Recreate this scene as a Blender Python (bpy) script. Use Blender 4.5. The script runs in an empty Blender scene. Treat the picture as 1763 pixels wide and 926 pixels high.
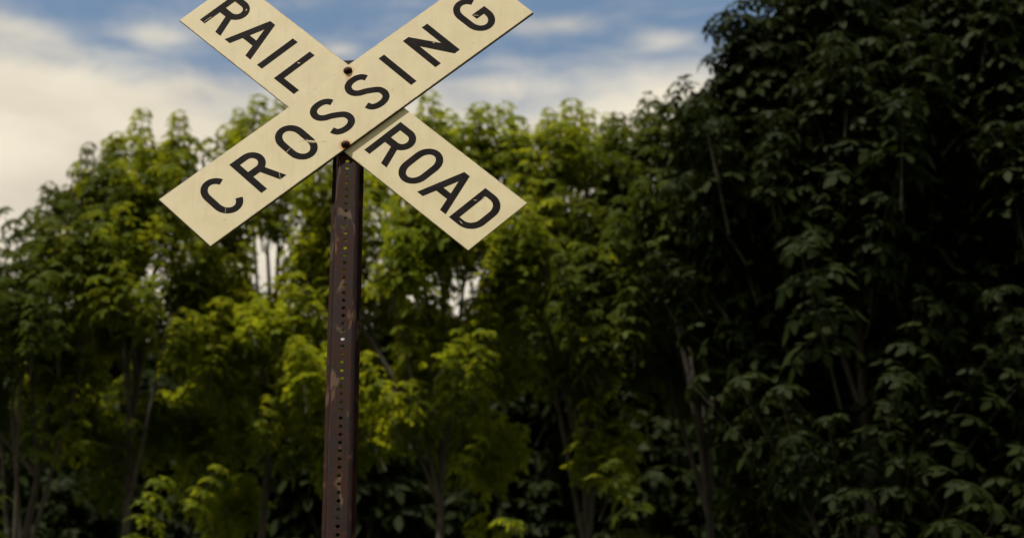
import bpy, math, random
import numpy as np
from mathutils import Vector, Matrix

random.seed(7); rng = np.random.default_rng(7)
scene = bpy.context.scene
COL = scene.collection

# ------------------------------------------------------------------ camera
cam_data = bpy.data.cameras.new("camera")
cam = bpy.data.objects.new("camera", cam_data); COL.objects.link(cam)
CR = Vector((0.99723579, 0.07148077, 0.02028011)); CU = Vector((0.02952084, -0.63164125, 0.77469856)); CF = Vector((-0.06818581, 0.77195844, 0.63200543))
CAM = Vector((0.55625, -6.30364, 1.6))
m = Matrix.Identity(4)
for i in range(3):
    m[i][0] = CR[i]; m[i][1] = CU[i]; m[i][2] = -CF[i]; m[i][3] = CAM[i]
cam.matrix_world = m
cam_data.sensor_width = 36.0
cam_data.lens = 5001.5 / 1763 * 36.0
cam_data.shift_x = 281.5 / 1763
cam_data.shift_y = -210.0 / 1763
cam_data.clip_start = 0.05; cam_data.clip_end = 3000
cam_data.dof.use_dof = True
cam_data.dof.focus_distance = 8.26
cam_data.dof.aperture_fstop = 4.5
cam_data.dof.aperture_blades = 7
scene.camera = cam
SIGN_Z = 1.6 + 5.31813                 # height of the middle of the crossbuck

# ------------------------------------------------------------------ light
SUN_EL, SUN_AZ = math.radians(62), math.radians(-150)     # azimuth from +Y (view direction) towards +X
sun_dir = Vector((math.sin(SUN_AZ) * math.cos(SUN_EL), math.cos(SUN_AZ) * math.cos(SUN_EL), math.sin(SUN_EL)))
sd = bpy.data.lights.new("sun", 'SUN'); sd.energy = 3.4; sd.angle = math.radians(2); sd.color = (1.0, 0.92, 0.78)
sun = bpy.data.objects.new("sun", sd); COL.objects.link(sun)
sun.rotation_euler = sun_dir.to_track_quat('Z', 'Y').to_euler()
scene.view_settings.view_transform = 'Standard'; scene.view_settings.look = 'None'
scene.view_settings.gamma = 1.0; scene.view_settings.exposure = 0.95


class NT:
    """tiny node-tree helper"""
    def __init__(s, tree): s.t = tree; s.n = tree.nodes; s.l = tree.links
    def new(s, typ, **kw):
        n = s.n.new(typ)
        for k, v in kw.items(): setattr(n, k, v)
        return n
    def put(s, sock, v):
        if isinstance(v, bpy.types.NodeSocket): s.l.new(v, sock)
        else: sock.default_value = v
    def math(s, op, a, b=0.0, clamp=False):
        n = s.new('ShaderNodeMath', operation=op, use_clamp=clamp)
        s.put(n.inputs[0], a); s.put(n.inputs[1], b); return n.outputs[0]
    def vmath(s, op, a, b=(0, 0, 0)):
        n = s.new('ShaderNodeVectorMath', operation=op)
        s.put(n.inputs[0], a); s.put(n.inputs[1], b)
        return n.outputs['Value'] if op in ('DOT_PRODUCT', 'LENGTH', 'DISTANCE') else n.outputs['Vector']
    def ramp(s, v, lo, hi, a=0.0, b=1.0, smooth=True):
        n = s.new('ShaderNodeMapRange', interpolation_type='SMOOTHSTEP' if smooth else 'LINEAR')
        s.put(n.inputs['Value'], v); s.put(n.inputs['From Min'], lo); s.put(n.inputs['From Max'], hi)
        s.put(n.inputs['To Min'], a); s.put(n.inputs['To Max'], b); return n.outputs['Result']
    def noise(s, vec, scale, detail=4.0, rough=0.55, dist=0.0):
        n = s.new('ShaderNodeTexNoise'); s.put(n.inputs['Vector'], vec)
        n.inputs['Scale'].default_value = scale; n.inputs['Detail'].default_value = detail
        n.inputs['Roughness'].default_value = rough; n.inputs['Distortion'].default_value = dist
        return n.outputs['Fac']
    def mix(s, f, a, b):
        n = s.new('ShaderNodeMix', data_type='RGBA'); s.put(n.inputs[0], f)
        for i, v in ((6, a), (7, b)):
            if isinstance(v, tuple) and len(v) == 3: v = (*v, 1)
            s.put(n.inputs[i], v)
        return n.outputs[2]
    def mapping(s, vec, scale=(1, 1, 1), loc=(0, 0, 0)):
        n = s.new('ShaderNodeMapping'); s.put(n.inputs['Vector'], vec)
        n.inputs['Scale'].default_value = scale; n.inputs['Location'].default_value = loc
        return n.outputs['Vector']


# ------------------------------------------------------------------ sky
world = bpy.data.worlds.new("World"); scene.world = world; world.use_nodes = True
w = NT(world.node_tree); w.n.clear()
sky = w.new('ShaderNodeTexSky', sky_type='NISHITA'); sky.sun_disc = False
sky.sun_elevation = SUN_EL; sky.sun_rotation = SUN_AZ
sky.air_density = 1.0; sky.dust_density = 1.0; sky.ozone_density = 0.0; sky.altitude = 100
tc = w.new('ShaderNodeTexCoord')
sep = w.new('ShaderNodeSeparateXYZ'); w.l.new(tc.outputs['Generated'], sep.inputs[0])
el = w.math('MULTIPLY', w.math('ARCSINE', sep.outputs[2]), 57.2958)
az = w.math('MULTIPLY', w.math('ARCTAN2', sep.outputs[0], sep.outputs[1]), 57.2958)
cmb = w.new('ShaderNodeCombineXYZ')
w.l.new(w.math('MULTIPLY', az, 0.78), cmb.inputs[0]); w.l.new(el, cmb.inputs[1])
sv = cmb.outputs[0]
big = w.noise(w.mapping(sv, (0.16, 0.34, 1), (3.1, 1.7, 0)), 1.0, 8, 0.6, 0.5)
wisp = w.noise(w.mapping(sv, (0.6, 1.7, 1), (8.3, 2.2, 0)), 1.0, 8, 0.62, 0.6)
# the cloud bank thins out with height; the big cumulus on the left reaches higher
bank = w.ramp(el, 41.6, 38.9)
def blob(a0, e0, ra, re):
    x = w.math('DIVIDE', w.math('SUBTRACT', az, a0), ra); y = w.math('DIVIDE', w.math('SUBTRACT', el, e0), re)
    d = w.math('ADD', w.math('MULTIPLY', x, x), w.math('MULTIPLY', y, y))
    return w.math('POWER', 2.718, w.math('MULTIPLY', d, -1.0))
def addl(*v):
    r = v[0]
    for k in v[1:]: r = w.math('ADD', r, k)
    return r
blobs = addl(w.math('MULTIPLY', blob(-14.2, 38.8, 4.6, 1.75), 0.95),
             w.math('MULTIPLY', blob(3.6, 39.7, 2.6, 0.75), 0.55),
             w.math('MULTIPLY', blob(0.3, 41.55, 1.7, 0.22), 0.42),
             w.math('MULTIPLY', blob(3.1, 41.2, 1.0, 0.20), 0.42),
             w.math('MULTIPLY', blob(-10.1, 41.2, 1.0, 0.25), 0.30),
             w.math('MULTIPLY', blob(-14.0, 41.1, 1.4, 0.24), 0.34),
             w.math('MULTIPLY', blob(-5.3, 41.1, 0.5, 0.16), 0.36),
             w.math('MULTIPLY', blob(-1.0, 40.4, 1.6, 0.22), 0.25))
dens = addl(w.math('MULTIPLY', bank, 0.76), blobs,
            w.math('MULTIPLY', w.math('SUBTRACT', big, 0.5), 0.9), w.math('MULTIPLY', w.math('SUBTRACT', wisp, 0.5), 0.8))
cover = w.ramp(dens, -0.12, 0.88, 0.05, 0.97)
shade = w.ramp(w.noise(w.mapping(sv, (0.22, 0.55, 1), (1.3, 6.0, 0)), 1.0, 4, 0.5), 0.3, 0.7)
ccol = w.mix(shade, (0.37, 0.33, 0.265), (0.48, 0.435, 0.345))
bg1 = w.new('ShaderNodeBackground'); tint = w.new('ShaderNodeMix', data_type='RGBA', blend_type='MULTIPLY'); tint.inputs[0].default_value = 1.0; w.l.new(sky.outputs[0], tint.inputs[6]); tint.inputs[7].default_value = (0.90, 1.04, 1.0, 1); w.l.new(tint.outputs[2], bg1.inputs[0]); bg1.inputs[1].default_value = 0.076
bg2 = w.new('ShaderNodeBackground'); w.l.new(ccol, bg2.inputs[0]); bg2.inputs[1].default_value = 1.0
mx = w.new('ShaderNodeMixShader'); w.l.new(cover, mx.inputs[0]); w.l.new(bg1.outputs[0], mx.inputs[1]); w.l.new(bg2.outputs[0], mx.inputs[2])
wo = w.new('ShaderNodeOutputWorld'); w.l.new(mx.outputs[0], wo.inputs[0])


# ------------------------------------------------------------------ helpers
def tag(o, label=None, cat=None, group=None, kind=None):
    if label: o['label'] = label
    if cat: o['category'] = cat
    if group: o['group'] = group
    if kind: o['kind'] = kind
    return o

def link(name, mesh, mat=None, parent=None):
    o = bpy.data.objects.new(name, mesh); COL.objects.link(o)
    if mat and not mesh.materials: mesh.materials.append(mat)
    if parent: o.parent = parent
    return o

def pydata(name, v, f, smooth=False):
    me = bpy.data.meshes.new(name); me.from_pydata([tuple(p) for p in v], [], f); me.update()
    if smooth: me.shade_smooth()
    return me

def empty(name, loc):
    o = bpy.data.objects.new(name, None); COL.objects.link(o); o.location = loc; o.empty_display_size = 0.2
    return o

def mat_new(name):
    mt = bpy.data.materials.new(name); mt.use_nodes = True
    t = NT(mt.node_tree); t.n.clear()
    out = t.new('ShaderNodeOutputMaterial'); b = t.new('ShaderNodeBsdfPrincipled')
    t.l.new(b.outputs[0], out.inputs[0])
    return mt, t, b, out

def seg(t, p, a, b, width, soft=0.5, wob=None):
    """1 inside a stroke of given width from a to b (metres, blade u/v), fading at its border"""
    a = Vector((a[0], 0, a[1])); b = Vector((b[0], 0, b[1])); ab = b - a
    q = t.vmath('MULTIPLY', p, (1, 0, 1))
    pa = t.vmath('SUBTRACT', q, tuple(a))
    h = t.math('DIVIDE', t.vmath('DOT_PRODUCT', pa, tuple(ab)), max(ab.length_squared, 1e-9), True)
    pr = t.new('ShaderNodeVectorMath', operation='SCALE'); pr.inputs[0].default_value = tuple(ab); t.l.new(h, pr.inputs['Scale'])
    d = t.vmath('DISTANCE', pa, pr.outputs[0])
    if wob is not None: d = t.math('ADD', d, t.math('MULTIPLY', t.math('SUBTRACT', wob, 0.5), width * 1.6))
    return t.ramp(d, width * 0.5 * (1 - soft), width * 0.5 * (1 + soft), 1, 0)

def maxl(t, *v):
    r = v[0]
    for k in v[1:]: r = t.math('MAXIMUM', r, k)
    return r

# wear that scratches both the cream paint and the letters, in blade coordinates (u, v)
def wear_a(t, p, wob):
    cream = maxl(t, seg(t, p, (-0.1760, -0.0180), (-0.1545, -0.0430), 0.0060, 0.5, wob),
                 seg(t, p, (-0.2270, -0.0045), (-0.2500, -0.0085), 0.0013, 0.5, wob),
                 seg(t, p, (-0.2850, -0.0170), (-0.3197, -0.0705), 0.0010, 0.5, wob),
                 seg(t, p, (-0.4935, -0.0400), (-0.5080, -0.0560), 0.0009, 0.5, wob),
                 seg(t, p, (0.4790, 0.0000), (0.4880, -0.0100), 0.0016, 0.5, wob),
                 seg(t, p, (0.3240, 0.0040), (0.3260, 0.0020), 0.0024, 0.5, wob))
    grey = maxl(t, seg(t, p, (-0.1962, -0.0037), (-0.1729, -0.0141), 0.0040, 0.6, wob),
                seg(t, p, (-0.1760, -0.0270), (-0.1400, -0.0574), 0.0030, 0.6, wob),
                seg(t, p, (-0.1430, -0.0500), (-0.1380, -0.0590), 0.0040, 0.6, wob),
                seg(t, p, (-0.3197, -0.0705), (-0.3362, -0.1118), 0.0011, 0.6, wob),
                seg(t, p, (0.1245, -0.0440), (0.1200, -0.0490), 0.0040, 0.6, wob),
                seg(t, p, (0.4430, -0.0740), (0.4420, -0.0760), 0.0040, 0.6, wob),
                seg(t, p, (0.4070, -0.0760), (0.4040, -0.0800), 0.0035, 0.6, wob),
                seg(t, p, (-0.5260, -0.0690), (-0.5200, -0.0740), 0.0035, 0.6, wob))
    rust = maxl(t, t.math('MULTIPLY', seg(t, p, (0.0782, 0.0980), (0.0560, 0.0720), 0.010, 0.9, wob), 0.8),
                seg(t, p, (0.0782, 0.0980), (0.0780, 0.0978), 0.031, 0.25, wob),
                seg(t, p, (-0.1066, -0.1036), (-0.1100, -0.1080), 0.033, 0.35, wob))
    return cream, grey, rust

def wear_b(t, p, wob):
    cream = maxl(t, seg(t, p, (-0.5500, -0.0660), (-0.5480, -0.0400), 0.0015, 0.5, wob),
                 seg(t, p, (-0.2310, 0.0180), (-0.2280, 0.0200), 0.0035, 0.5, wob),
                 seg(t, p, (-0.4950, 0.0520), (-0.4930, 0.0480), 0.0026, 0.6, wob),
                 seg(t, p, (0.5000, 0.0230), (0.4940, 0.0180), 0.0014, 0.5, wob),
                 seg(t, p, (0.5080, 0.0470), (0.5060, 0.0420), 0.0018, 0.5, wob),
                 seg(t, p, (0.5170, -0.0590), (0.5300, -0.0610), 0.0012, 0.5, wob))
    grey = maxl(t, seg(t, p, (0.0920, 0.0520), (0.0960, 0.0500), 0.0045, 0.6, wob),
                seg(t, p, (-0.2000, 0.0960), (-0.1990, 0.0950), 0.0030, 0.6, wob))
    rust = t.math('MULTIPLY', seg(t, p, (0.0780, 0.0300), (0.0800, 0.0100), 0.012, 0.9, wob), 0.25)
    return cream, grey, rust

def paint(name, wear, letters, ang):
    mt, t, b, out = mat_new(name)
    co = t.new('ShaderNodeTexCoord').outputs['Object']
    wob = t.noise(co, 260, 3)
    cream, grey, rust = wear(t, co, wob)
    streak = t.noise(t.mapping(co, (14, 14, 14)), 1.0, 5, 0.6)
    fine = t.noise(co, 420, 3, 0.7)
    base_c = t.mix(t.ramp(streak, 0.3, 0.75), (0.440, 0.376, 0.238), (0.395, 0.332, 0.202))
    ca, sa = math.cos(ang), math.sin(ang)
    sx = t.vmath('DOT_PRODUCT', co, (ca, 0, -sa)); sz = t.vmath('DOT_PRODUCT', co, (sa, 0, ca))
    cb = t.new('ShaderNodeCombineXYZ'); t.l.new(t.math('MULTIPLY', sx, 55.0), cb.inputs[0]); t.l.new(t.math('MULTIPLY', sz, 5.0), cb.inputs[1])
    run = t.math('MULTIPLY', t.ramp(t.noise(cb.outputs[0], 1.0, 4, 0.6), 0.48, 0.75), 0.42)
    base_c = t.mix(run, base_c, (0.36, 0.285, 0.165))
    sp = t.new('ShaderNodeSeparateXYZ'); t.l.new(co, sp.inputs[0])
    rim = t.math('MULTIPLY', t.ramp(t.math('ADD', t.math('ABSOLUTE', sp.outputs[2]), t.math('MULTIPLY', t.math('SUBTRACT', t.noise(co, 60, 5, 0.7), 0.5), 0.016)), 0.1105, 0.1140), 0.55)
    base_c = t.mix(rim, base_c, (0.20, 0.145, 0.085))
    dirt = t.math('MULTIPLY', t.ramp(t.noise(co, 95, 5, 0.75), 0.66, 0.76), 0.30)
    base_c = t.mix(dirt, base_c, (0.28, 0.22, 0.14))
    if letters:
        fade = t.ramp(t.noise(co, 22, 4, 0.6), 0.35, 0.7)
        c = t.mix(fade, (0.0035, 0.0026, 0.0028), (0.010, 0.0072, 0.0072))
        chips = t.math('MULTIPLY', t.ramp(t.noise(co, 170, 4, 0.7), 0.70, 0.78), 0.35)
        c = t.mix(chips, c, (0.08, 0.065, 0.055))
        c = t.mix(cream, c, (0.44, 0.37, 0.24))
        c = t.mix(t.math('MULTIPLY', grey, 0.4), c, (0.30, 0.24, 0.18))
    else:
        c = t.mix(t.math('MULTIPLY', cream, 0.25), base_c, (0.42, 0.34, 0.22))
        c = t.mix(t.math('MULTIPLY', grey, 0.5), c, (0.24, 0.18, 0.12))
        c = t.mix(rust, c, (0.36, 0.16, 0.05))
    t.put(b.inputs['Base Color'], c)
    t.put(b.inputs['Roughness'], t.ramp(fine, 0.2, 0.8, 0.42, 0.62))
    b.inputs['Specular IOR Level'].default_value = 0.02 if letters else 0.25
    bp = t.new('ShaderNodeBump'); bp.inputs['Strength'].default_value = 0.12; bp.inputs['Distance'].default_value = 0.002
    t.l.new(t.noise(t.mapping(co, (9, 9, 9)), 1.0, 6, 0.65), bp.inputs['Height']); t.l.new(bp.outputs[0], b.inputs['Normal'])
    return mt

M_cream_a = paint("cream_paint_crossing", wear_a, False, 0.738); M_letter_a = paint("black_paint_crossing", wear_a, True, 0.738)
M_cream_b = paint("cream_paint_railroad", wear_b, False, -0.804); M_letter_b = paint("black_paint_railroad", wear_b, True, -0.804)

def rusty(name, dark, mid, pale, scale, rough=(0.45, 0.75), metal=0.0, pale_amt=(0.56, 0.64)):
    mt, t, b, out = mat_new(name)
    co = t.new('ShaderNodeTexCoord').outputs['Object']
    n1 = t.noise(t.mapping(co, (scale, scale, scale * 0.55)), 1.0, 6, 0.65)
    n2 = t.noise(t.mapping(co, (scale * 1.0, scale * 1.0, scale * 0.36), (2.3, 0.7, 5.1)), 1.0, 4, 0.55, 0.6)
    n3 = t.noise(co, scale * 9, 3, 0.7)
    c = t.mix(t.ramp(n1, 0.35, 0.68), dark, mid)
    c = t.mix(t.math('MULTIPLY', t.ramp(n2, *pale_amt), 0.50), c, pale)
    c = t.mix(t.math('MULTIPLY', t.ramp(n3, 0.67, 0.74), 0.7), c, pale)
    t.put(b.inputs['Base Color'], c); t.put(b.inputs['Roughness'], t.ramp(n1, 0.2, 0.8, *rough))
    b.inputs['Metallic'].default_value = metal
    b.inputs['Specular IOR Level'].default_value = 0.05
    bp = t.new('ShaderNodeBump'); bp.inputs['Strength'].default_value = 0.4; bp.inputs['Distance'].default_value = 0.003
    t.l.new(n3, bp.inputs['Height']); t.l.new(bp.outputs[0], b.inputs['Normal'])
    return mt
M_post = rusty("rusty_brown_post", (0.0065, 0.0022, 0.0016), (0.026, 0.0078, 0.0050), (0.120, 0.075, 0.048), 26)
M_bolt = rusty("rusty_bolt", (0.012, 0.005, 0.004), (0.040, 0.013, 0.007), (0.10, 0.035, 0.015), 120, (0.4, 0.6), 0.3)

M_edge = rusty("bare_weathered_plank_edge", (0.030, 0.022, 0.018), (0.065, 0.048, 0.036), (0.14, 0.11, 0.08), 40)

# ------------------------------------------------------------------ ground
def prof(x, y):
    s = min(max((y + 6.0) / 4.8, 0), 1); s = s * s * (3 - 2 * s)
    return 3.8 * s + 0.10 * math.sin(x * 0.31 + 1) * math.cos(y * 0.27) + 0.05 * math.sin(x * 1.3) * math.sin(y * 1.1)
def axis():
    a = [0.0]; st = 0.5
    while a[-1] < 900: a.append(a[-1] + st); st *= 1.07
    return [-k for k in a[:0:-1]] + a
ax = axis(); n = len(ax)
gv = [(x, y, prof(x, y)) for y in ax for x in ax]
gf = [(j * n + i, j * n + i + 1, (j + 1) * n + i + 1, (j + 1) * n + i) for j in range(n - 1) for i in range(n - 1)]
mt, t, b, out = mat_new("grassy_soil")
co = t.new('ShaderNodeTexCoord').outputs['Object']
t.put(b.inputs['Base Color'], t.mix(t.ramp(t.noise(co, 0.9, 6, 0.7), 0.35, 0.7), (0.035, 0.060, 0.015), (0.075, 0.085, 0.03)))
b.inputs['Roughness'].default_value = 0.95
bp = t.new('ShaderNodeBump'); bp.inputs['Strength'].default_value = 0.8; bp.inputs['Distance'].default_value = 0.05
t.l.new(t.noise(co, 14, 6, 0.75), bp.inputs['Height']); t.l.new(bp.outputs[0], b.inputs['Normal'])
tag(link("ground", pydata("ground", gv, gf, True), mt), kind='structure')

# ------------------------------------------------------------------ crossing sign
sign = empty("railroad_crossing_sign", (0, 0, prof(0, 0.03) - 0.0))
tag(sign, "weathered cream railroad crossing sign of two crossed planks bolted to a rusty brown post", "road sign")
OFF = SIGN_Z - sign.location.z          # sign centre above the Empty
LEN, WID = 1.2192, 0.2286
AA, AB = 0.73845, -0.80392

def plank(name, length, y0, y1, mat, cx, cz, ang, label):
    x, z, c = length / 2, WID / 2, 0.0012
    prof2 = [(-x, -z), (x, -z), (x, z), (-x, z)]
    v = []; f = []
    ins = [(-x + c, -z + c), (x - c, -z + c), (x - c, z - c), (-x + c, z - c)]
    for ring, yy in ((ins, y0), (prof2, y0 + c), (prof2, y1 - c), (ins, y1)):
        v += [(p[0], yy, p[1]) for p in ring]
    f.append((0, 1, 2, 3)); f.append((15, 14, 13, 12))
    for r in range(3):
        for k in range(4):
            a, b2 = r * 4 + k, r * 4 + (k + 1) % 4
            f.append((a, a + 4, b2 + 4, b2))
    me = pydata(name, v, f); me.materials.append(mat); me.materials.append(M_edge)
    for p in me.polygons:
        if all(4 <= q < 12 for q in p.vertices): p.material_index = 1
    o = link(name, me, None, sign)
    o.location = (cx, 0, OFF + cz); o.rotation_euler = (0, -ang, 0)
    o['label'] = label
    return o
A_FRONT, A_BACK = 0.0, 0.010
B_FRONT, B_BACK = 0.0105, 0.0145
plank_a = plank("sign_plank", LEN, A_FRONT, A_BACK, M_cream_a, 0, 0, AA, "front cream plank lettered CROSSING, rising to the right")
plank_b = plank("sign_plank", LEN * math.exp(-0.00296), B_FRONT, B_BACK, M_cream_b, -0.0063, -0.0089, AB, "rear cream plank lettered RAIL ROAD, falling to the right")

# letters: outlines in millimetres; first contour outer, the rest holes
HW, CAPH, ST, SH = 44.0, 71.0, 21.0, 20.0
def arc(cx, cy, rx, ry, a0, a1, k=14):
    return [(cx + rx * math.cos(math.radians(a0 + (a1 - a0) * i / k)), cy + ry * math.sin(math.radians(a0 + (a1 - a0) * i / k))) for i in range(k + 1)]
def stadium(hw, top, b):
    s = top - b
    return arc(0, s, hw, b, 0, 180) + arc(0, -s, hw, b, 180, 360)
def letter_O(): return [stadium(HW, CAPH, 48), stadium(HW - ST, CAPH - SH, 31)]
def stroke(path, wu=ST, wv=SH):
    P = [Vector(p) for p in path]; L = []; R = []
    for i, p in enumerate(P):
        d = (P[min(i + 1, len(P) - 1)] - P[max(i - 1, 0)]).normalized(); nn = Vector((-d.y, d.x))
        L.append(p + Vector((nn.x * wu / 2, nn.y * wv / 2))); R.append(p - Vector((nn.x * wu / 2, nn.y * wv / 2)))
    return [[tuple(q) for q in L + R[::-1]]]
def mid_path(a_start, a_end_bottom):
    """C-shaped centre line: upper end at angle a_start of the top arc, lower end at a_end_bottom"""
    hw, top, bb = HW - ST / 2, CAPH - SH / 2, 39.5
    s = top - bb
    return arc(0, s, hw, bb, a_start, 180, 18) + arc(0, -s, hw, bb, 180, a_end_bottom, 18)
def letter_C(): return stroke(mid_path(26, 334))
def letter_G():
    pth = mid_path(26, 360)
    st_ = stroke(pth)[0]; k = len(pth)
    left, right = st_[:k], st_[k:][::-1]
    # path runs anticlockwise, so 'left' is the inner side and 'right' the outer one
    inner = [p for p in left if not (p[0] > 0 and p[1] > -19 and p[1] < 10)]
    hw = HW
    outer = [p for p in right]
    bar = [(hw, 4.0), (-5.0, 4.0), (-5.0, -17.0), (hw - ST, -17.0)]
    inner_top = [p for p in left]
    cut = [p for p in inner_top if not (p[0] > 12 and -24 < p[1] < 12)]
    outer = [p for p in outer if not (p[0] > 25 and -12 < p[1] < 12)]
    return [outer + bar + cut[::-1]]
def catmull(P, k=7):
    P = [Vector(p) for p in P]; P = [2 * P[0] - P[1]] + P + [2 * P[-1] - P[-2]]; o = []
    for i in range(1, len(P) - 2):
        for j in range(k):
            u = j / k; a, b2, c, d = P[i - 1:i + 3]
            o.append(0.5 * ((2 * b2) + (c - a) * u + (2 * a - 5 * b2 + 4 * c - d) * u * u + (3 * b2 - a - 3 * c + d) * u ** 3))
    o.append(P[-2]); return [tuple(q) for q in o]
def letter_S():
    up = [(33, 40), (27, 51), (15, 58.5), (0, 61), (-16, 58.5), (-28, 50), (-33.5, 36), (-30, 22), (-18, 11), (0, 3)]
    up = [(a, b2) for a, b2 in up]
    lo = [(-a * 1.0, -b2) for a, b2 in up[:-1]][::-1]
    lo = [(18, -8.5), (30.5, -20), (34, -36), (28.5, -50), (16, -58.5), (0, -61), (-16, -58.5), (-28, -51), (-34, -37)]
    return stroke(catmull(up + lo, 5))
def letter_I(): return [[(0, -70), (ST, -70), (ST, 70), (0, 70)]]
def letter_L(): return [[(0, -70), (86, -70), (86, -50), (ST, -50), (ST, 70), (0, 70)]]
def letter_N(): return [[(0, -69.5), (ST, -69.5), (ST, 22), (74.5, -69.5), (95, -69.5), (95, 70.5), (74, 70.5), (74, -14), (21.5, 70.5), (0, 70.5)]]
def letter_A():
    return [[(-55, -70), (-33, -70), (-20.2, -30.3), (23.4, -30.3), (36.3, -70), (58.5, -70), (10.8, 69.5), (-10.8, 69.5)],
            [(-13, -9.5), (16.5, -9.5), (1.2, 36)]]
def letter_R():
    out = [(0, -70), (ST, -70), (ST, -10), (46, -10), (69, -70), (91.5, -70), (66.5, -6.5)]
    out += arc(48, 30.2, 40.5, 40.3, -58, 90, 16) + [(0, 70.5)]
    hole = [(ST, 13)] + arc(50, 31, 17.5, 18, -90, 90, 12) + [(ST, 49)]
    return [out, hole]
def letter_D():
    out = [(0, -70.5)] + arc(38, -20, 51, 50.5, -90, 0, 12) + arc(38, 20, 51, 50.5, 0, 90, 12) + [(0, 70.5)]
    hole = [(ST, -50.5)] + arc(38, -18, 30, 32.5, -90, 0, 10) + arc(38, 18, 30, 32.5, 0, 90, 10) + [(ST, 50.5)]
    return [out, hole]
LET = dict(O=letter_O, C=letter_C, G=letter_G, S=letter_S, I=letter_I, L=letter_L, N=letter_N, A=letter_A, R=letter_R, D=letter_D)

def add_letter(ch, u, parent, mat, y, v=0.0):
    cu = bpy.data.curves.new("letter", 'CURVE'); cu.dimensions = '2D'; cu.fill_mode = 'BOTH'; cu.extrude = 0.00035
    for cont in LET[ch]():
        sp = cu.splines.new('POLY'); sp.points.add(len(cont) - 1); sp.use_cyclic_u = True
        for q, (a, b2) in zip(sp.points, cont): q.co = ((a + u) / 1000, (b2 + v) / 1000, 0, 1)
    tmp = bpy.data.objects.new("tmp", cu); COL.objects.link(tmp)
    me = bpy.data.meshes.new_from_object(tmp.evaluated_get(bpy.context.evaluated_depsgraph_get()))
    bpy.data.objects.remove(tmp); bpy.data.curves.remove(cu)
    for vv in me.vertices:                      # lay the XY outline upright: (x, y, z) -> (x, -z + y0, y)
        x_, y_, z_ = vv.co; vv.co = (x_, y - z_ , y_)
    me.name = "letter"
    o = link("letter", me, mat, parent); o['label'] = "black painted letter " + ch
    me.materials.clear(); me.materials.append(mat)
    return o
for ch, u in (('C', -474.5), ('R', -389), ('O', -201), ('S', -66), ('S', 65), ('I', 171.7), ('N', 266), ('G', 481)):
    add_letter(ch, u, plank_a, M_letter_a, A_FRONT - 0.0001)
for ch, u in (('R', -565), ('A', -399.4), ('I', -311.8), ('L', -238.5), ('R', 144.2), ('O', 301.5), ('A', 415), ('D', 487)):
    add_letter(ch, u, plank_b, M_letter_b, B_FRONT - 0.0001)

# post: U-channel, web towards the camera, punched down its middle
def channel():
    v = []; f = []
    top = OFF + 0.177; cx = -0.004; hw = 0.0235; yb = B_BACK + 0.0005; th = 0.0025; depth = 0.034
    pitch = 0.0254; nh = 190; hr = 0.0056
    def sheet(pts):
        i = len(v); v.extend(pts); f.append(tuple(range(i, i + len(pts))))
    # web with holes: each cell a square plate around an octagonal hole, front and back and hole wall
    k = 16
    for h in range(nh):
        zc = top - 0.018 - h * pitch
        z1 = top if h == 0 else zc + pitch / 2
        z0 = zc - pitch / 2
        ring = [(math.cos(2 * math.pi * j / k), math.sin(2 * math.pi * j / k)) for j in range(k)]
        def sq(c, s):
            if abs(c) * (pitch / 2) >= abs(s) * hw * 0.999:
                xx = hw if c > 0 else -hw; r = s / abs(c) * hw
            else: xx = None
            q = max(abs(c), abs(s)); return (c / q * hw, s / q)
        base = len(v)
        for yy in (yb, yb + th):
            for c, s in ring: v.append((cx + c * hr, yy, zc + s * hr))
            for c, s in ring:
                a, e = sq(c, s)
                v.append((cx + a, yy, zc + (e * (z1 - zc) if e > 0 else e * (zc - z0))))
        for j in range(k):
            j2 = (j + 1) % k
            f.append((base + j, base + k + j, base + k + j2, base + j2))
            f.append((base + 2 * k + j2, base + 3 * k + j2, base + 3 * k + j, base + 2 * k + j))
            f.append((base + j, base + j2, base + 2 * k + j2, base + 2 * k + j))
    zb = top - 0.018 - (nh - 0.5) * pitch
    # sloping side walls and outer flanges as closed prisms
    for sgn in (-1, 1):
        sec = [(hw, yb), (hw, yb + th), (hw + 0.0085, yb + depth), (hw + 0.0085, yb + depth + th), (hw + 0.0195, yb + depth + th),
               (hw + 0.0205, yb + depth + th - 0.001), (hw + 0.0205, yb + depth - 0.001), (hw + 0.0115, yb + depth - 0.001), (hw + 0.0035, yb + 0.001)]
        pts = [(cx + sgn * a, b2) for a, b2 in sec]
        if sgn > 0: pts = pts[::-1]
        i = len(v); kk = len(pts)
        for zz in (top, zb): v.extend([(a, b2, zz) for a, b2 in pts])
        for j in range(kk):
            j2 = (j + 1) % kk; f.append((i + j, i + j2, i + kk + j2, i + kk + j))
        f.append(tuple(i + j for j in range(kk))[::-1]); f.append(tuple(i + kk + j for j in range(kk)))
    # stub into the soil
    sheet([(cx - hw, yb, top), (cx + hw, yb, top), (cx + hw, yb + th, top), (cx - hw, yb + th, top)])
    return v, f, zb
pv, pf, zb = channel()
post = link("post", pydata("post", pv, pf), M_post, sign)
bm_ok = zb

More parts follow.
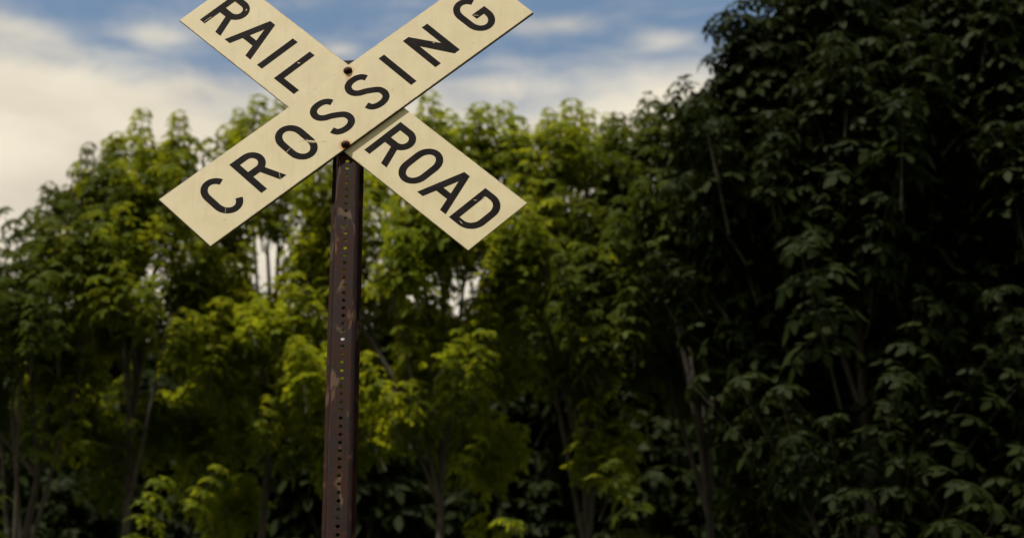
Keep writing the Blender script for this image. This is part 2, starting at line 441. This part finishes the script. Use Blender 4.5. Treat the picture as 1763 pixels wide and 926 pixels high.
def lathe(prof_, k=20):
    v = []; f = []
    for r, y in prof_: v += [(r * math.cos(2 * math.pi * j / k), y, r * math.sin(2 * math.pi * j / k)) for j in range(k)]
    for i in range(len(prof_) - 1):
        for j in range(k): f.append((i * k + j, i * k + (j + 1) % k, (i + 1) * k + (j + 1) % k, (i + 1) * k + j))
    f.append(tuple(range(k))); f.append(tuple((len(prof_) - 1) * k + j for j in range(k))[::-1])
    return v, f
bv, bf = lathe([(0.0015, -0.0085), (0.006, -0.0080), (0.0095, -0.0058), (0.0113, -0.0030), (0.0123, -0.0026), (0.0128, -0.0014), (0.0128, 0.0004), (0.004, 0.0006), (0.004, 0.034), (0.0085, 0.034), (0.0085, 0.041), (0.003, 0.042)])
bolt_me = pydata("bolt", bv, bf, True)
for zz, xx in ((0.1251, -0.0080), (-0.1485, -0.0089)):
    bo = link("bolt", bolt_me, M_bolt, sign); bo.location = (xx, 0, OFF + zz)

# ------------------------------------------------------------------ trees
def leaf_mat(name, diff_a, diff_b, trans_a, trans_b, tw):
    mt = bpy.data.materials.new(name); mt.use_nodes = True; t = NT(mt.node_tree); t.n.clear()
    out = t.new('ShaderNodeOutputMaterial'); geo = t.new('ShaderNodeNewGeometry')
    co = t.new('ShaderNodeTexCoord').outputs['Object']
    r = t.math('ADD', t.math('MULTIPLY', geo.outputs['Random Per Island'], 0.6), t.math('MULTIPLY', t.ramp(t.noise(co, 1.7, 3), 0.35, 0.65), 0.4))
    d = t.new('ShaderNodeBsdfPrincipled'); t.put(d.inputs['Base Color'], t.mix(r, diff_a, diff_b)); d.inputs['Roughness'].default_value = 0.6
    d.inputs['Specular IOR Level'].default_value = 0.03
    tr = t.new('ShaderNodeBsdfTranslucent'); t.put(tr.inputs[0], t.mix(r, trans_a, trans_b))
    mx = t.new('ShaderNodeMixShader'); mx.inputs[0].default_value = tw
    t.l.new(d.outputs[0], mx.inputs[1]); t.l.new(tr.outputs[0], mx.inputs[2]); t.l.new(mx.outputs[0], out.inputs[0])
    return mt
M_leaf = leaf_mat("green_leaf", (0.050, 0.074, 0.006), (0.108, 0.125, 0.010), (0.12, 0.15, 0.006), (0.28, 0.28, 0.010), 0.46)
M_leaf_pale = leaf_mat("yellow_green_leaf", (0.064, 0.092, 0.007), (0.120, 0.135, 0.011), (0.15, 0.19, 0.008), (0.31, 0.31, 0.012), 0.48)
M_leaf_shaded = leaf_mat("painted_shade_leaf", (0.007, 0.012, 0.003), (0.017, 0.024, 0.005), (0.012, 0.018, 0.003), (0.025, 0.030, 0.005), 0.2)  # leaf colour taken near black to paint in the shade of deep woodland
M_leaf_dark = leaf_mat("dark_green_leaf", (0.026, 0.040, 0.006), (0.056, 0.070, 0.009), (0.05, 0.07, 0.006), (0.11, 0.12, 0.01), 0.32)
mt, t, b, out = mat_new("grey_brown_bark"); M_bark = mt
co = t.new('ShaderNodeTexCoord').outputs['Object']
nb = t.noise(t.mapping(co, (30, 30, 6)), 1.0, 6, 0.7)
t.put(b.inputs['Base Color'], t.mix(t.ramp(nb, 0.35, 0.65), (0.016, 0.012, 0.008), (0.05, 0.038, 0.027))); b.inputs['Roughness'].default_value = 0.9
bp = t.new('ShaderNodeBump'); bp.inputs['Distance'].default_value = 0.01; t.l.new(nb, bp.inputs['Height']); t.l.new(bp.outputs[0], b.inputs['Normal'])

def unit(a): return a / (np.linalg.norm(a) + 1e-9)
def leaflet(V, F, base, d, nrm, l, wd):
    d = unit(d); s = unit(np.cross(nrm, d)); nn = np.cross(d, s); i = len(V)
    V += [base, base + d * l * .3 + s * wd * .5 - nn * wd * .12, base + d * l * .3 - s * wd * .5 - nn * wd * .12,
          base + d * l * .68 + s * wd * .36 - nn * (l * .07 + wd * .1), base + d * l * .68 - s * wd * .36 - nn * (l * .07 + wd * .1), base + d * l - nn * l * .17]
    F += [(i, i + 2, i + 1), (i + 1, i + 2, i + 4, i + 3), (i + 3, i + 4, i + 5)]
def compound_leaf(V, F, base, phi, r, size):
    """pinnate leaf: petiole going out, rachis arching down, paired leaflets and a terminal one"""
    h = np.array([math.cos(phi), math.sin(phi), 0]); up = np.array([0, 0, 1.0]); L = size
    rise = r.uniform(.15, .55)
    p = lambda u: base + h * L * u * (1 - .12 * u) + up * L * (rise * u - .55 * u * u)
    dr = lambda u: unit(h * (1 - .24 * u) + up * (rise - 1.1 * u))
    side = np.array([-h[1], h[0], 0])
    i = len(V); wv = side * L * .012
    V += [base + wv, base - wv, p(.42) + wv, p(.42) - wv, p(.72) + wv, p(.72) - wv, p(.97)]
    F += [(i, i + 1, i + 3, i + 2), (i + 2, i + 3, i + 5, i + 4), (i + 4, i + 5, i + 6)]
    for u in (.42, .72):
        d = dr(u); nn = np.cross(d, side); nn = nn if nn[2] > 0 else -nn
        for sg in (-1, 1):
            dd = d * .62 + side * sg * .85 + up * r.uniform(-.25, .05)
            leaflet(V, F, p(u), dd, nn + r.normal(0, .2, 3), L * r.uniform(.42, .56), L * r.uniform(.22, .30))
    d = dr(1); nn = np.cross(d, side); nn = nn if nn[2] > 0 else -nn
    leaflet(V, F, p(.95), d, nn, L * r.uniform(.5, .62), L * .28)
shoot_mesh = {}
def tube(pts, rads, k=7, V=None, F=None):
    V = [] if V is None else V; F = [] if F is None else F; off = len(V)
    P = [np.array(p, float) for p in pts]
    for i, p in enumerate(P):
        d = unit(P[min(i + 1, len(P) - 1)] - P[max(i - 1, 0)]); a = unit(np.cross(d, [0.3, 1, 0.1])); c = np.cross(d, a)
        V += [p + (a * math.cos(2 * math.pi * j / k) + c * math.sin(2 * math.pi * j / k)) * rads[i] for j in range(k)]
    for i in range(len(P) - 1):
        for j in range(k): F.append((off + i * k + j, off + i * k + (j + 1) % k, off + (i + 1) * k + (j + 1) % k, off + (i + 1) * k + j))
    F.append(tuple(off + (len(P) - 1) * k + j for j in range(k)))
    return V, F
def make_shoot(seed):
    r = np.random.default_rng(seed); V = []; F = []
    length = r.uniform(.34, .44); k = 4; ph = r.uniform(0, 6)
    for i in range(k):
        u = i / (k - 1)
        base = np.array([.02 * math.sin(3 * u + seed), .02 * math.cos(2 * u + seed), length * u])
        cnt = 6 if i < k - 1 else 7
        for j in range(cnt):
            ph += 2 * math.pi / cnt + r.uniform(-.25, .25)
            compound_leaf(V, F, base, ph, r, (.17 - .06 * u) * r.uniform(.82, 1.15))
        ph += .6
    tube([np.array([.02 * math.sin(3 * u + seed), .02 * math.cos(2 * u + seed), length * u]) for u in (-.35, 0, .25, .5, .75, 1)], [.006, .005, .0045, .004, .003, .002], 4, V, F)
    V = np.array(V)
    return V, F
SHOOTS = [make_shoot(100 + i) for i in range(12)]
def rotmat(lean, az_, spin):
    cs, sn = math.cos(spin), math.sin(spin); S = np.array([[cs, -sn, 0], [sn, cs, 0], [0, 0, 1]])
    h = np.array([math.cos(az_), math.sin(az_), 0]); kx = np.array([-h[1], h[0], 0])
    K = np.array([[0, -kx[2], kx[1]], [kx[2], 0, -kx[0]], [-kx[1], kx[0], 0]])
    return (np.eye(3) + math.sin(lean) * K + (1 - math.cos(lean)) * K @ K) @ S

def make_tree(name, label, base, tips, mat, n_top, n_low, depth=0.5, spread=0.34, zlow=6.5, zdense=12.6, group=None, leaders=True, size=1.0, slope=2.0, trunk_r=0.10):
    """tips: world points of the leading shoots; the crown hangs below them"""
    tips = [np.array(p, float) for p in tips]
    bz = prof(base[0], base[1]) - 0.05
    B = np.array([base[0], base[1], bz])
    root = empty(name, tuple(B)); tag(root, label, 'tree', group)
    top = tips[int(np.argmax([p[2] for p in tips]))]
    cen = np.mean(tips, 0)
    # trunk
    H = top[2] - 0.7 - bz; pts = []; rads = []
    for i in range(10):
        u = i / 9
        p = np.array([0, 0, 0.0]) + (top - B) * np.array([u ** 1.6, u ** 1.6, 0]) + np.array([.10 * math.sin(4 * u + base[0]) * u, .08 * math.sin(5 * u + base[1]) * u, H * u])
        pts.append(p); rads.append(trunk_r * (1 - u) ** 1.25 + .008 + (.05 * max(0, 1 - u * 12)))
    V, F = tube(pts, rads, 10)
    link("trunk", pydata("trunk", V, F, True), M_bark, root)
    tr = lambda z: np.array([np.interp(z, [p[2] for p in pts], [p[c] for p in pts]) for c in range(3)])
    # limbs up to each leading shoot
    for tp in tips:
        e = tp - B - np.array([0, 0, .35]); z0 = H * rng.uniform(.70, .86); a = tr(z0)
        mid = a * .45 + e * .55; mid[:2] = a[:2] * .25 + e[:2] * .75 + rng.normal(0, .05, 2)
        c = [a, a * .6 + mid * .4, mid, mid * .5 + e * .5 + rng.normal(0, .02, 3), e, e + np.array([0, 0, .3])]
        V, F = tube(c, [.020, .017, .013, .009, .006, .003], 6)
        link("limb", pydata("limb", V, F, True), M_bark, root)
    # shoots
    places = []
    ncl = max(4, n_top // 7)
    env = lambda x_, y_: max(p[2] - .06 - slope * max(0, math.hypot(x_ - p[0], y_ - p[1]) - .06) for p in tips)
    for i in range(ncl):                                # clumps of shoots with gaps between
        tp = tips[i % len(tips)]
        dz = .32 + (tp[2] - zdense - .32) * (int(i / len(tips)) + rng.uniform(0, 1)) / (ncl / len(tips))
        r_ = min(.10 + spread * dz, spread * 1.9) * rng.uniform(.15, 1) ** .5; a = i * 2.4 + rng.uniform(-.5, .5)
        c = tp + np.array([r_ * math.cos(a), r_ * math.sin(a) * depth / spread * .8, -dz])
        for _ in range(7):
            q = c + rng.normal(0, 1, 3) * np.array([.12, .12, .07])
            if q[2] + .40 > env(q[0], q[1]): continue
            places.append((q, rng.uniform(.2, .75), math.atan2(q[1] - cen[1], q[0] - cen[0]) + rng.normal(0, .7), size * rng.uniform(.6, 1.25)))
    for i in range(n_low):
        z = rng.uniform(zlow, zdense); k = 1 - (z - zlow) / (zdense - zlow)
        rr = (.35 + .45 * math.sin(math.pi * min(1, .25 + .75 * k))) * rng.uniform(.2, 1) ** .5; a = rng.uniform(0, 2 * math.pi)
        p = tr(z - bz) + B
        places.append((np.array([p[0] * .6 + cen[0] * .4 + rr * math.cos(a), p[1] * .6 + cen[1] * .4 + rr * math.sin(a), z]), rng.uniform(.3, 1.0), a, size * 1.2 * rng.uniform(.7, 1.2)))
    AV = []; loops = []; starts = []; tot = []; off = 0; TV = []; TF = []
    for q, lean, a, sc in places:
        V0, F0 = SHOOTS[rng.integers(len(SHOOTS))]
        M = rotmat(lean, a, rng.uniform(0, 6.28)) * sc
        Q = V0 @ M.T + (q - B); AV.append(Q)
        for fc in F0:
            loops.extend([off + k for k in fc]); tot.append(len(fc))
        off += len(V0)
        tip_ = M @ np.array([0, 0, .4]) + q - B; back = q - B - (M @ np.array([0, 0, .25]))
        tube([back + np.array([0, 0, -.05]), q - B, tip_], [.006 * sc, .0045 * sc, .002], 4, TV, TF)
    AV = np.concatenate(AV); me = bpy.data.meshes.new("crown")
    me.vertices.add(len(AV)); me.vertices.foreach_set("co", AV.astype(np.float32).ravel())
    me.loops.add(len(loops)); me.loops.foreach_set("vertex_index", np.array(loops, np.int32))
    me.polygons.add(len(tot)); tot = np.array(tot, np.int32); st = np.concatenate([[0], np.cumsum(tot)[:-1]]).astype(np.int32)
    me.polygons.foreach_set("loop_start", st); me.polygons.foreach_set("loop_total", tot)
    me.update(calc_edges=True); me.validate()
    tag(link("crown", me, mat, root), kind='stuff')
    tag(link("twigs", pydata("twigs", TV, TF), M_bark, root), kind='stuff')
    # leading shoots, one object each
    if leaders:
        for tp in tips:
            for kk, (dx, dy, dz, sc) in enumerate(((0, 0, -.38, .78), (.10, .03, -.58, .85), (-.12, -.04, -.66, .90), (.06, -.12, -.74, .95))):
                sc *= .92 * rng.uniform(.8, 1.15)
                sgx = rng.choice([-1, 1]); vi = int(rng.integers(len(SHOOTS))); key = (vi, mat.name)
                if key not in shoot_mesh:
                    mm = pydata("leafy_shoot", SHOOTS[vi][0], SHOOTS[vi][1]); mm.materials.append(mat); shoot_mesh[key] = mm
                o = link("leafy_shoot", shoot_mesh[key], None, root)
                o.location = tuple(tp - B + np.array([dx * sgx, dy, dz + .40 * (1 - sc) - .02]))
                lean = rng.normal(0, .1) if kk == 0 else rng.uniform(.4, 1.0); la = math.atan2(dy, dx * sgx) + rng.normal(0, .4)
                o.rotation_euler = Matrix(rotmat(lean, la, rng.uniform(0, 6.28)).tolist()).to_euler(); o.scale = (sc, sc, sc * 1.0)
    return root

def tp(y, pts): return [(x, y + dy, z) for (x, z), dy in zip(pts, [0, .18, -.2, .1, -.12, .22, -.05, .15, -.18, .05] * 3)]
GR = "trees in the row behind the crossing sign"
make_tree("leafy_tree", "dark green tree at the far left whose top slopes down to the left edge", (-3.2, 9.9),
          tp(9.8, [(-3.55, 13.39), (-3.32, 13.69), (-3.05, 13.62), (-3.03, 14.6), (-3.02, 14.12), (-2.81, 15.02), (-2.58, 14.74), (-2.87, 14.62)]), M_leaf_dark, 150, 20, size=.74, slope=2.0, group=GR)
make_tree("leafy_tree", "green tree with two rounded tops above the left end of the CROSSING plank", (-2.2, 10.2),
          tp(10.0, [(-2.57, 15.16), (-2.5, 15.47), (-2.3, 14.95), (-2.16, 15.4), (-2.05, 14.83), (-2.24, 15.13)]), M_leaf, 200, 20, size=.74, slope=3.0, group=GR)
make_tree("leafy_tree", "green tree whose top rises under the word RAIL", (-1.6, 10.8),
          tp(10.6, [(-1.87, 15.45), (-1.82, 15.96), (-1.64, 15.8), (-1.52, 15.98), (-1.37, 15.63), (-1.22, 15.42)]), M_leaf, 200, 20, size=.74, slope=3.0, group=GR)
make_tree("leafy_tree", "yellow green tree directly behind the post with its tallest shoots right of the crossed planks", (-0.4, 10.1),
          tp(10.0, [(-1.1, 15.03), (-0.9, 15.22), (-0.66, 14.98), (-0.47, 15.11), (-0.27, 15.34), (-0.18, 15.39), (0.07, 15.27), (-0.05, 15.26)]), M_leaf_pale, 320, 20, size=.74, slope=2.2, group=GR)
make_tree("leafy_tree", "light green tree between the ROAD plank and the deep green tree with ragged top", (0.65, 10.3),
          tp(10.0, [(0.25, 15.31), (0.38, 15.26), (0.56, 15.07), (0.64, 15.22), (0.77, 15.21), (0.86, 15.41), (0.99, 15.1)]), M_leaf_pale, 165, 20, size=.74, slope=2.2, group=GR)
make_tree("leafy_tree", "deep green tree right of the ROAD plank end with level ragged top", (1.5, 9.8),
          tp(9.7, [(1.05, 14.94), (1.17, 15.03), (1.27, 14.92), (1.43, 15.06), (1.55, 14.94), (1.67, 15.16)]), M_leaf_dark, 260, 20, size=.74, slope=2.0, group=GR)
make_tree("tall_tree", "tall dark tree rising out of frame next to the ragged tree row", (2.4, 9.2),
          tp(8.9, [(2.06, 14.73), (2.14, 15.2), (2.21, 15.35), (2.45, 15.84), (2.64, 15.9), (2.3, 15.5)]), M_leaf_shaded, 560, 140, group="tall dark trees on the right", leaders=False, size=1.1)
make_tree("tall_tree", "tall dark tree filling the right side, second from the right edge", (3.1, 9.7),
          tp(9.4, [(2.7, 16.1), (2.92, 16.35), (3.15, 16.45), (3.35, 16.3), (2.8, 15.9), (3.05, 16.1)]), M_leaf_shaded, 640, 140, group="tall dark trees on the right", leaders=False, size=1.1)
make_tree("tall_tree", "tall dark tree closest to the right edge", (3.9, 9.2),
          tp(9.0, [(3.42, 15.9), (3.64, 16.1), (3.86, 16.1), (4.06, 15.9), (4.2, 15.7), (3.6, 15.6)]), M_leaf_shaded, 640, 140, group="tall dark trees on the right", leaders=False, size=1.1)
for base, pts, lab in (
    ((-4.0, 15.6), [(-4.9, 17.45), (-4.5, 17.5), (-4.1, 17.6), (-3.7, 17.6)], "dark tree deep in the wood at the lower left corner"),
    ((-2.8, 16.2), [(-3.5, 18.0), (-3.1, 18.1), (-2.7, 18.1), (-2.4, 18.1)], "dark tree deep in the wood under the left end of the CROSSING plank"),
    ((-1.3, 15.3), [(-2.0, 17.35), (-1.6, 17.3), (-1.2, 17.35), (-0.9, 17.4)], "dark tree deep in the wood left of the post foot"),
    ((0.0, 16.4), [(-0.7, 18.2), (-0.3, 18.4), (0.1, 18.5), (0.4, 18.4)], "dark tree deep in the wood right of the post"),
    ((1.2, 15.6), [(0.6, 18.0), (1.0, 18.2), (1.4, 18.4), (1.7, 18.5)], "dark tree deep in the wood below the ROAD plank"),
    ((2.5, 16.2), [(1.95, 19.2), (2.3, 19.6), (2.6, 20.0), (3.0, 20.4)], "dark tree deep in the wood behind the tall trees, left one"),
    ((3.9, 15.5), [(3.3, 19.9), (3.7, 20.1), (4.1, 20.1), (4.4, 20.1)], "dark tree deep in the wood behind the tall trees, middle one"),
    ((5.2, 16.0), [(4.7, 20.4), (5.0, 20.5), (5.4, 20.5), (5.7, 20.4)], "dark tree deep in the wood behind the tall trees, right one")):
    make_tree("forest_tree", lab, base, tp(base[1], pts), M_leaf_shaded, 620, 80, zdense=14.2, zlow=7.5, depth=.6, spread=.5, group="darker trees deep in the wood", leaders=False, size=1.6)
